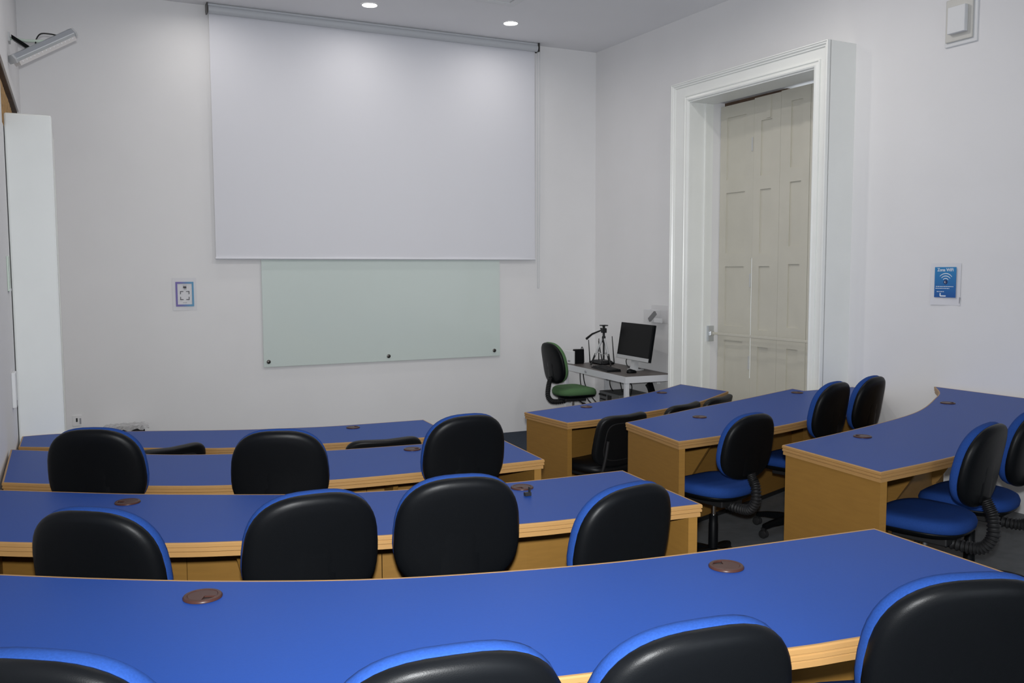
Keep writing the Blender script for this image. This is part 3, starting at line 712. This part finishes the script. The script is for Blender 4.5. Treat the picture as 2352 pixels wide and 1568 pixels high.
MB().loft([[(0.02, -0.03, -0.005), (0.02, 0.02, -0.005), (0.02, 0.02, 0.02), (0.02, -0.03, 0.02)], [(0.13, -0.06, -0.085), (0.13, -0.03, -0.085), (0.13, -0.03, -0.055), (0.13, -0.06, -0.055)]]).obj('driver', M_black, lb)
MB().tube(catmull([(0.12, -0.045, -0.08), (0.16, -0.04, -0.06), (0.17, -0.03, 0.0), (0.20, 0.0, 0.05), (0.26, 0.0, 0.055), (0.30, 0.0, 0.05)], 6), 0.005, 6).obj('cable', M_blackm, lb, smooth=True)
ac = wall_thing('wall_controller', 'white push-button controller on the left wall beside the door surround', 'control panel', 'left', 5.70, 1.09)
MB().box(-0.06, 0.06, -0.022, 0, -0.10, 0.10).obj('body', M_white, ac, bevel=0.005)
for z in (0.05, 0.02, -0.01): MB().box(0.065, 0.085, -0.016, 0.0, z-0.009, z+0.009).obj('button', M_white, ac, bevel=0.002)
MB().box(-0.045, 0.0, -0.0235, -0.022, -0.09, -0.06).obj('display', M_greyprint, ac)
gp = wall_thing('wall_plate', 'narrow pale green plate higher on the left wall', 'plate', 'left', 5.80, 1.745)
MB().box(-0.075, 0.075, -0.010, 0, -0.10, 0.10).obj('plate_body', M_pale, gp, bevel=0.004)
MB().box(-0.07, 0.07, -0.012, -0.010, -0.10, -0.085).obj('plate_rim', M_white, gp)

# broken socket on the front wall
so = wall_thing('wall_socket', 'small broken white socket low on the front wall near its left corner', 'socket', 'front', -5.285, 0.455)
b = MB(); b.box(-0.035, 0.035, -0.008, 0, 0.022, 0.045); b.box(-0.035, 0.035, -0.008, 0, -0.045, -0.022); b.box(-0.035, -0.012, -0.008, 0, -0.022, 0.022); b.box(0.002, 0.035, -0.008, 0, -0.022, 0.022)
b.obj('face_plate', M_wall, so); MB().box(-0.012, 0.002, -0.003, -0.0005, -0.012, 0.022).obj('opening', M_blackm, so)
MB().box(0.016, 0.030, -0.012, -0.008, -0.03, 0.02).obj('tab', M_greyprint, so)
# black case under clear plastic on the floor by the front wall
bc = thing('black_case', 'black equipment case under crumpled clear plastic on the floor by the front wall', 'case', FWp(-4.90, 0.17, 0), AF)
MB().box(-0.145, 0.145, -0.12, 0.12, 0, 0.385).obj('case_body', M_black, bc, bevel=0.01)
MB().box(-0.10, 0.10, -0.008, 0.008, 0.385, 0.397).obj('case_handle', M_blackm, bc)
rnd = random.Random(3); vs = []; fs = []; n = 14
for j in range(n+1):
    for i in range(n+1):
        x = -0.18+0.36*i/n; y = -0.135+0.27*j/n
        edge = max(abs(2*i/n-1), abs(2*j/n-1))
        vs.append((x+rnd.uniform(-.006, .006), y+rnd.uniform(-.006, .006), 0.402+rnd.uniform(0, 0.018)-(0.04*max(0, edge-0.8)/0.2)*rnd.uniform(.2, 1)))
for j in range(n):
    for i in range(n): a = j*(n+1)+i; fs.append((a, a+1, a+n+2, a+n+1))
MB().add(vs, fs).obj('plastic_cover', M_plastic_sheet, bc)

# ------------------------------------------------------------------ computer table in the front right corner
TB = math.radians(4.0)
T0 = Vector((4.645, 6.90, 0))
def tb(x, y): return T0 + Vector((math.cos(TB)*x - math.sin(TB)*0 + 0, 0, 0)) if False else T0 + Vector((x*math.cos(-TB*0.9)+y*math.sin(TB), -x*math.sin(TB*0.3)+y*math.cos(TB), 0))
ct = thing('computer_table', 'small white steel table with a grey brown top in the front right corner', 'table', tuple(T0), -TB)
TW, TD, TH = 0.53, 1.33, 0.75
MB().box(0.0, TW, 0.0, TD, TH-0.012, TH).obj('tabletop', M_tabtop, ct)
b = MB(); fr = 0.0
b.box(-0.006, TW+0.006, -0.006, 0.0, TH-0.06, TH+0.001); b.box(-0.006, TW+0.006, TD, TD+0.006, TH-0.06, TH+0.001); b.box(-0.006, 0.0, 0, TD, TH-0.06, TH+0.001); b.box(TW, TW+0.006, 0, TD, TH-0.06, TH+0.001)
b.obj('apron', M_wmetal, ct)
for x in (0.0, TW-0.04):
    for y in (0.0, TD-0.04): MB().box(x, x+0.04, y, y+0.04, 0, TH-0.012).obj('leg', M_wmetal, ct, bevel=0.003)
MB().lathe([(0.012, 0), (0.012, -0.012), (0.0, -0.012)], 12, (-0.006, 0.80, TH-0.03), axis='x').obj('drawer_knob', M_greyprint, ct)
Rm = Matrix.Rotation(-TB, 4, 'Z')
def on_table(x, y, z=0.0): return T0 + Rm @ Vector((x, y, 0)) + Vector((0, 0, TH+0.001+z))
# monitor, facing the room
mo = thing('monitor', 'black computer monitor with silver chin on the small white table', 'monitor', on_table(0.36, 0.50), -TB)
tilt = Matrix.Rotation(math.radians(9), 4, 'Y')
def mon_box(name, x0, x1, y0, y1, z0, z1, m, par, bev=0.002):
    o = MB().box(x0, x1, y0, y1, z0, z1).obj(name, m, par, bevel=bev); return o
hd = bpy.data.objects.new('monitor_head', None)
sc_ = mon_box('housing', -0.02, 0.015, -0.315, 0.315, 0.10, 0.47, M_black, mo, 0.004)
disp = MB().box(-0.0225, -0.02, -0.308, 0.308, 0.140, 0.464).obj('display', M_mon, sc_)
MB().box(-0.024, -0.02, -0.314, 0.314, 0.101, 0.136).obj('chin', M_silver, sc_)
sc_.rotation_euler = (0, math.radians(9), 0); sc_.location = (0.0, 0, 0)
MB().loft([[(-0.01, -0.035, 0.0), (0.05, -0.035, 0.0), (0.05, 0.035, 0.0), (-0.01, 0.035, 0.0)], [(0.035, -0.028, 0.2), (0.06, -0.028, 0.2), (0.06, 0.028, 0.2), (0.035, 0.028, 0.2)]]).obj('stand_neck', M_silver, mo)
MB().lathe([(0.0, 0.0), (0.085, 0.0), (0.085, 0.005), (0.08, 0.007), (0.0, 0.007)], 24, (0.04, 0, 0)).obj('stand_foot', M_silver, mo, smooth=True)
MB().tube(catmull([(-0.0, 0.10, 0.11), (-0.012, 0.10, 0.08), (0.0, 0.09, 0.03), (0.04, 0.06, 0.004), (0.10, 0.0, 0.006)], 6), 0.005, 6).obj('video_cable', M_blackm, mo, smooth=True)
# keyboard and mouse
kb = thing('keyboard', 'black computer keyboard on the table in front of the monitor', 'keyboard', on_table(0.13, 0.63), -TB-0.12)
MB().loft([[(-0.075, -0.22, 0), (0.075, -0.22, 0), (0.075, 0.22, 0), (-0.075, 0.22, 0)], [(-0.07, -0.215, 0.012), (0.07, -0.215, 0.024), (0.07, 0.215, 0.024), (-0.07, 0.215, 0.012)]]).obj('keyboard_body', M_black, kb)
b = MB()
for r in range(5):
    for c in range(18):
        x = -0.056+r*0.023; y = -0.205+c*0.0235; z = 0.0135+ (x+0.07)/0.14*0.012; b.box(x, x+0.018, y, y+0.019, z-0.002, z+0.005)
o = b.obj('key_field', M_blackm, kb); o['kind'] = 'stuff'
ms = thing('mouse', 'black mouse beside the keyboard at the table edge', 'mouse', on_table(0.22, 0.27), -TB)
rings = [[(0.055*s*math.cos(a), 0.032*s*math.sin(a), z*(1-0.15*math.cos(a))) for a in np.linspace(0, 2*PI, 20, endpoint=False)] for z, s in ((0, .95), (0.008, 1.0), (0.022, .92), (0.031, .7), (0.036, .3))]
MB().loft(rings).obj('shell', M_black, ms, smooth='all'); MB().lathe([(0.006, -0.003), (0.006, 0.003)], 10, (-0.025, 0, 0.033), axis='y').obj('wheel', M_grey, ms)
# router with antennas
ro = thing('router', 'black wifi router with upright antennas on the table behind the tripod', 'router', on_table(0.37, 1.16), -TB)
MB().loft([[(-0.075, -0.125, 0), (0.075, -0.125, 0), (0.075, 0.125, 0), (-0.075, 0.125, 0)], [(-0.085, -0.14, 0.012), (0.085, -0.14, 0.012), (0.085, 0.14, 0.012), (-0.085, 0.14, 0.012)], [(-0.05, -0.09, 0.038), (0.065, -0.09, 0.038), (0.065, 0.09, 0.038), (-0.05, 0.09, 0.038)]]).obj('router_body', M_black, ro)
for (x, y, dx, dy, h) in ((-0.07, 0.14, -0.012, 0.01, 0.25), (-0.02, 0.03, 0.0, 0.0, 0.27), (-0.06, -0.135, -0.02, 0.06, 0.25), (0.08, -0.13, -0.01, 0.03, 0.30)):
    MB().tube([(x, y, 0.012), (x+dx*.4, y+dy*.4, h*0.4), (x+dx, y+dy, h)], [0.007, 0.006, 0.0045], 8).obj('antenna', M_blackm, ro, smooth=True)
# modem: black box and white unit behind it
md = thing('modem', 'small black network box standing at the far end of the table', 'modem', on_table(0.15, 1.28), -TB-0.15)
MB().box(-0.055, 0.055, -0.03, 0.03, 0, 0.155).obj('modem_body', M_black, md, bevel=0.006)
MB().tube(catmull([(0.03, 0.0, 0.155), (0.035, 0.0, 0.175), (0.05, 0.01, 0.17), (0.065, 0.02, 0.12), (0.07, 0.02, 0.01)], 6), 0.004, 6).obj('cord', M_blackm, md, smooth=True)
wu = thing('white_unit', 'white flat network unit standing left of the black network box', 'modem', on_table(0.05, 1.29), -TB+0.3)
MB().box(-0.012, 0.012, -0.07, 0.07, 0, 0.14).obj('unit_body', M_white, wu, bevel=0.005); MB().box(-0.013, -0.012, -0.02, 0.02, 0.02, 0.04).obj('unit_badge', M_greyprint, wu)
# mini tripod
tp = thing('tripod', 'small silver and black tripod with pan handle standing on the table', 'tripod', on_table(0.29, 0.97), -TB)
tp.scale = (1.22, 1.22, 1.22)
MB().lathe([(0.012, 0.20), (0.016, 0.21), (0.016, 0.25), (0.010, 0.26), (0.010, 0.29)], 12).obj('centre_post', M_blackm, tp, smooth=True)
MB().tube([(0, 0, 0.05), (0, 0, 0.22)], 0.008, 10).obj('centre_column', M_blackm, tp)
for a in (0.6, 2.7, 4.8):
    ca, sa = math.cos(a), math.sin(a)
    lg = MB().tube([(0.012*ca, 0.012*sa, 0.235), (0.075*ca, 0.075*sa, 0.09)], 0.009, 8).obj('leg', M_silver, tp, smooth=True)
    MB().tube([(0.07*ca, 0.07*sa, 0.105), (0.112*ca, 0.112*sa, 0.004)], [0.0085, 0.0075], 8).obj('leg_foot', M_blackm, lg)
    MB().tube([(0, 0, 0.09), (0.06*ca, 0.06*sa, 0.125)], 0.004, 6).obj('strut', M_silver, tp)
b = MB(); b.box(-0.02, 0.02, -0.018, 0.018, 0.285, 0.325); b.box(-0.03, 0.03, -0.026, 0.026, 0.345, 0.353); b.lathe([(0.012, 0.32), (0.012, 0.346)], 10); b.obj('pan_head', M_blackm, tp, bevel=0.003)
MB().tube([(-0.01, 0.01, 0.31), (-0.06, 0.10, 0.27), (-0.085, 0.16, 0.225)], [0.006, 0.008, 0.011], 8).obj('pan_handle', M_blackm, tp, smooth=True)
MB().tube([(0.0, 0.02, 0.315), (0.0, 0.05, 0.318)], [0.004, 0.009], 8).obj('lock_knob', M_blackm, tp)
# under the table
cabl = [[(0.05, 1.05, 0.72), (0.04, 1.0, 0.55), (0.10, 0.95, 0.40), (0.2, 0.9, 0.3)], [(0.08, 1.04, 0.72), (0.07, 0.98, 0.58), (0.12, 0.94, 0.45), (0.2, 0.85, 0.32)],
        [(0.30, 0.85, 0.66), (0.28, 0.80, 0.55), (0.26, 0.6, 0.45), (0.24, 0.45, 0.36)], [(0.34, 0.72, 0.64), (0.32, 0.62, 0.5), (0.28, 0.5, 0.42), (0.26, 0.42, 0.34)],
        [(0.36, 0.55, 0.62), (0.36, 0.50, 0.58), (0.30, 0.42, 0.5), (0.26, 0.40, 0.34)], [(0.40, 0.30, 0.62), (0.40, 0.22, 0.55), (0.38, 0.30, 0.48), (0.36, 0.38, 0.44)]]
ch = thing('cable_bundle', 'black power cables drooping under the small white table', 'cables', tuple(T0), -TB)
for c in cabl: MB().tube(catmull(c, 8), 0.0055, 6).obj('cable', M_blackm, ch, smooth=True)
for (x, y, z) in ((0.30, 0.86, 0.65), (0.35, 0.73, 0.63), (0.37, 0.56, 0.62)): MB().box(x-0.02, x+0.02, y-0.02, y+0.02, z-0.015, z+0.03).obj('plug', M_blackm, ch, bevel=0.004)
st = wall_thing('power_strip', 'white socket strip on the wall under the small table', 'power strip', 'right', 1.00, 0.63)
MB().box(-0.30, 0.20, -0.035, 0, -0.03, 0.03).obj('strip_body', M_white, st, bevel=0.004)
for k in range(5): MB().lathe([(0.0, -0.037), (0.018, -0.0365), (0.018, -0.034)], 12, (-0.25+k*0.1, 0, 0), axis='y').obj('socket', M_greyprint, st)
pc = thing('computer_case', 'black computer case lying under the small table below the amplifier', 'computer', T0 + Rm @ Vector((0.33, 0.62, 0)), -TB)
MB().box(-0.12, 0.22, -0.24, 0.22, 0, 0.385).obj('case_body', M_black, pc, bevel=0.008); MB().box(-0.126, -0.12, -0.20, 0.18, 0.30, 0.36).obj('front_panel', M_grey, pc)
am = thing('amplifier', 'grey amplifier with knobs and a dark display under the small table', 'amplifier', T0 + Rm @ Vector((0.33, 0.64, 0.386)), -TB)
MB().box(-0.16, 0.20, -0.22, 0.20, 0.008, 0.125).obj('amplifier_body', M_grey, am, bevel=0.006)
MB().box(-0.163, -0.16, -0.06, 0.02, 0.04, 0.10).obj('display', M_blackm, am)
for k in range(5): MB().lathe([(0.011, 0.0), (0.009, -0.014), (0.0, -0.014)], 10, (-0.16, 0.06+k*0.03, 0.09), axis='x').obj('knob', M_blackm, am)
for k in range(4): MB().lathe([(0.007, 0.0), (0.006, -0.01), (0.0, -0.01)], 10, (-0.16, 0.07+k*0.03, 0.045), axis='x').obj('jack', M_blackm, am)
for x in (-0.13, 0.17):
    for y in (-0.19, 0.17): MB().lathe([(0.012, 0), (0.012, 0.01)], 8, (x, y, 0)).obj('foot', M_blackm, am)
ad = thing('power_adapter', 'black power adapter hanging from its cable under the near end of the table', 'adapter', tuple(T0 + Rm @ Vector((0.42, 0.23, 0.58))), -TB)
MB().box(-0.03, 0.03, -0.022, 0.022, -0.07, 0.07).obj('adapter_body', M_black, ad, bevel=0.008, rot=(math.radians(-32), 0, 0)); MB().tube(catmull([(0, 0.04, 0.06), (0.02, 0.05, 0.10), (0.05, 0.05, 0.12)], 5), 0.005, 6).obj('lead', M_blackm, ad)
bn = thing('grey_bin', 'grey round bin with a domed lid under the small white table', 'bin', tuple(T0 + Rm @ Vector((0.34, 0.24, 0))), -TB)
MB().lathe([(0.10, 0), (0.13, 0.36), (0.12, 0.37)], 28).obj('bin_body', M_grey, bn, smooth=True); MB().lathe([(0.135, 0.365), (0.137, 0.385), (0.11, 0.41), (0.05, 0.425), (0.0, 0.427)], 28).obj('lid', M_silver, bn, smooth=True)

# thin cables under the right-hand desks and the stub on the left desk
for pts, lab in (([(2.96, 5.36, .69), (3.02, 5.32, .60), (3.10, 5.2, .69), (3.25, 5.16, .70)], 'thin black cable drooping under the front right desk'),
                 ([(3.06, 4.10, .77), (3.25, 4.16, .70), (3.42, 4.22, .78), (3.5, 4.25, .795)], 'thin dark cable drooping under the notched right desk')):
    tag(MB().tube(catmull(pts, 8), 0.003, 6).obj('hanging_cable', M_blackm, None, smooth=True), lab, 'cable')
cp = thing('cable_plug', 'tiny black plug end on the blue desk top beside a chair back', 'plug', (1.46, 2.80, Z3+0.751))
MB().box(-0.012, 0.012, -0.008, 0.008, 0, 0.012).obj('plug_body', M_blackm, cp); MB().box(0.006, 0.010, -0.006, 0.006, 0.012, 0.03).obj('clip', M_blackm, cp)

# ------------------------------------------------------------------ ceiling
for i, (x, y, e, sp) in enumerate(DOWNLIGHTS):
    lab = {1: 'lit round downlight in the ceiling above the middle of the projection screen', 2: 'lit round downlight in the ceiling above the right end of the projection screen'}.get(i, 'lit round downlight in the ceiling over the seating or out of view')
    t = thing('downlight', lab, 'ceiling light', (x, y, ROOM_TOP), 0, 'recessed round downlights')
    MB().lathe([(0.078, -0.0005), (0.078, -0.004), (0.072, -0.007), (0.066, -0.004), (0.066, -0.0005)], 28, cap0=False, cap1=False).obj('trim_ring', M_white, t, smooth=True)
    MB().lathe([(0.0, -0.0055), (0.066, -0.0055), (0.066, -0.001), (0.0, -0.001)], 28, cap0=False, cap1=False).obj('lens', M_lens, t)
ca = thing('ceiling_cassette', 'white square ceiling cassette, only its corner showing at the top edge', 'air conditioner', (3.664-0.475, 7.276-0.475, ROOM_TOP-0.03))
b = MB()
for x0, x1, y0, y1 in ((-.475, .475, .40, .475), (-.475, .475, -.475, -.40), (-.475, -.40, -.40, .40), (.40, .475, -.40, .40)): b.box(x0, x1, y0, y1, 0, 0.03)
b.obj('frame', M_white, ca, bevel=0.005)
MB().box(-.385, .385, -.385, .385, 0.004, 0.03).obj('grille_panel', M_white, ca, bevel=0.004)
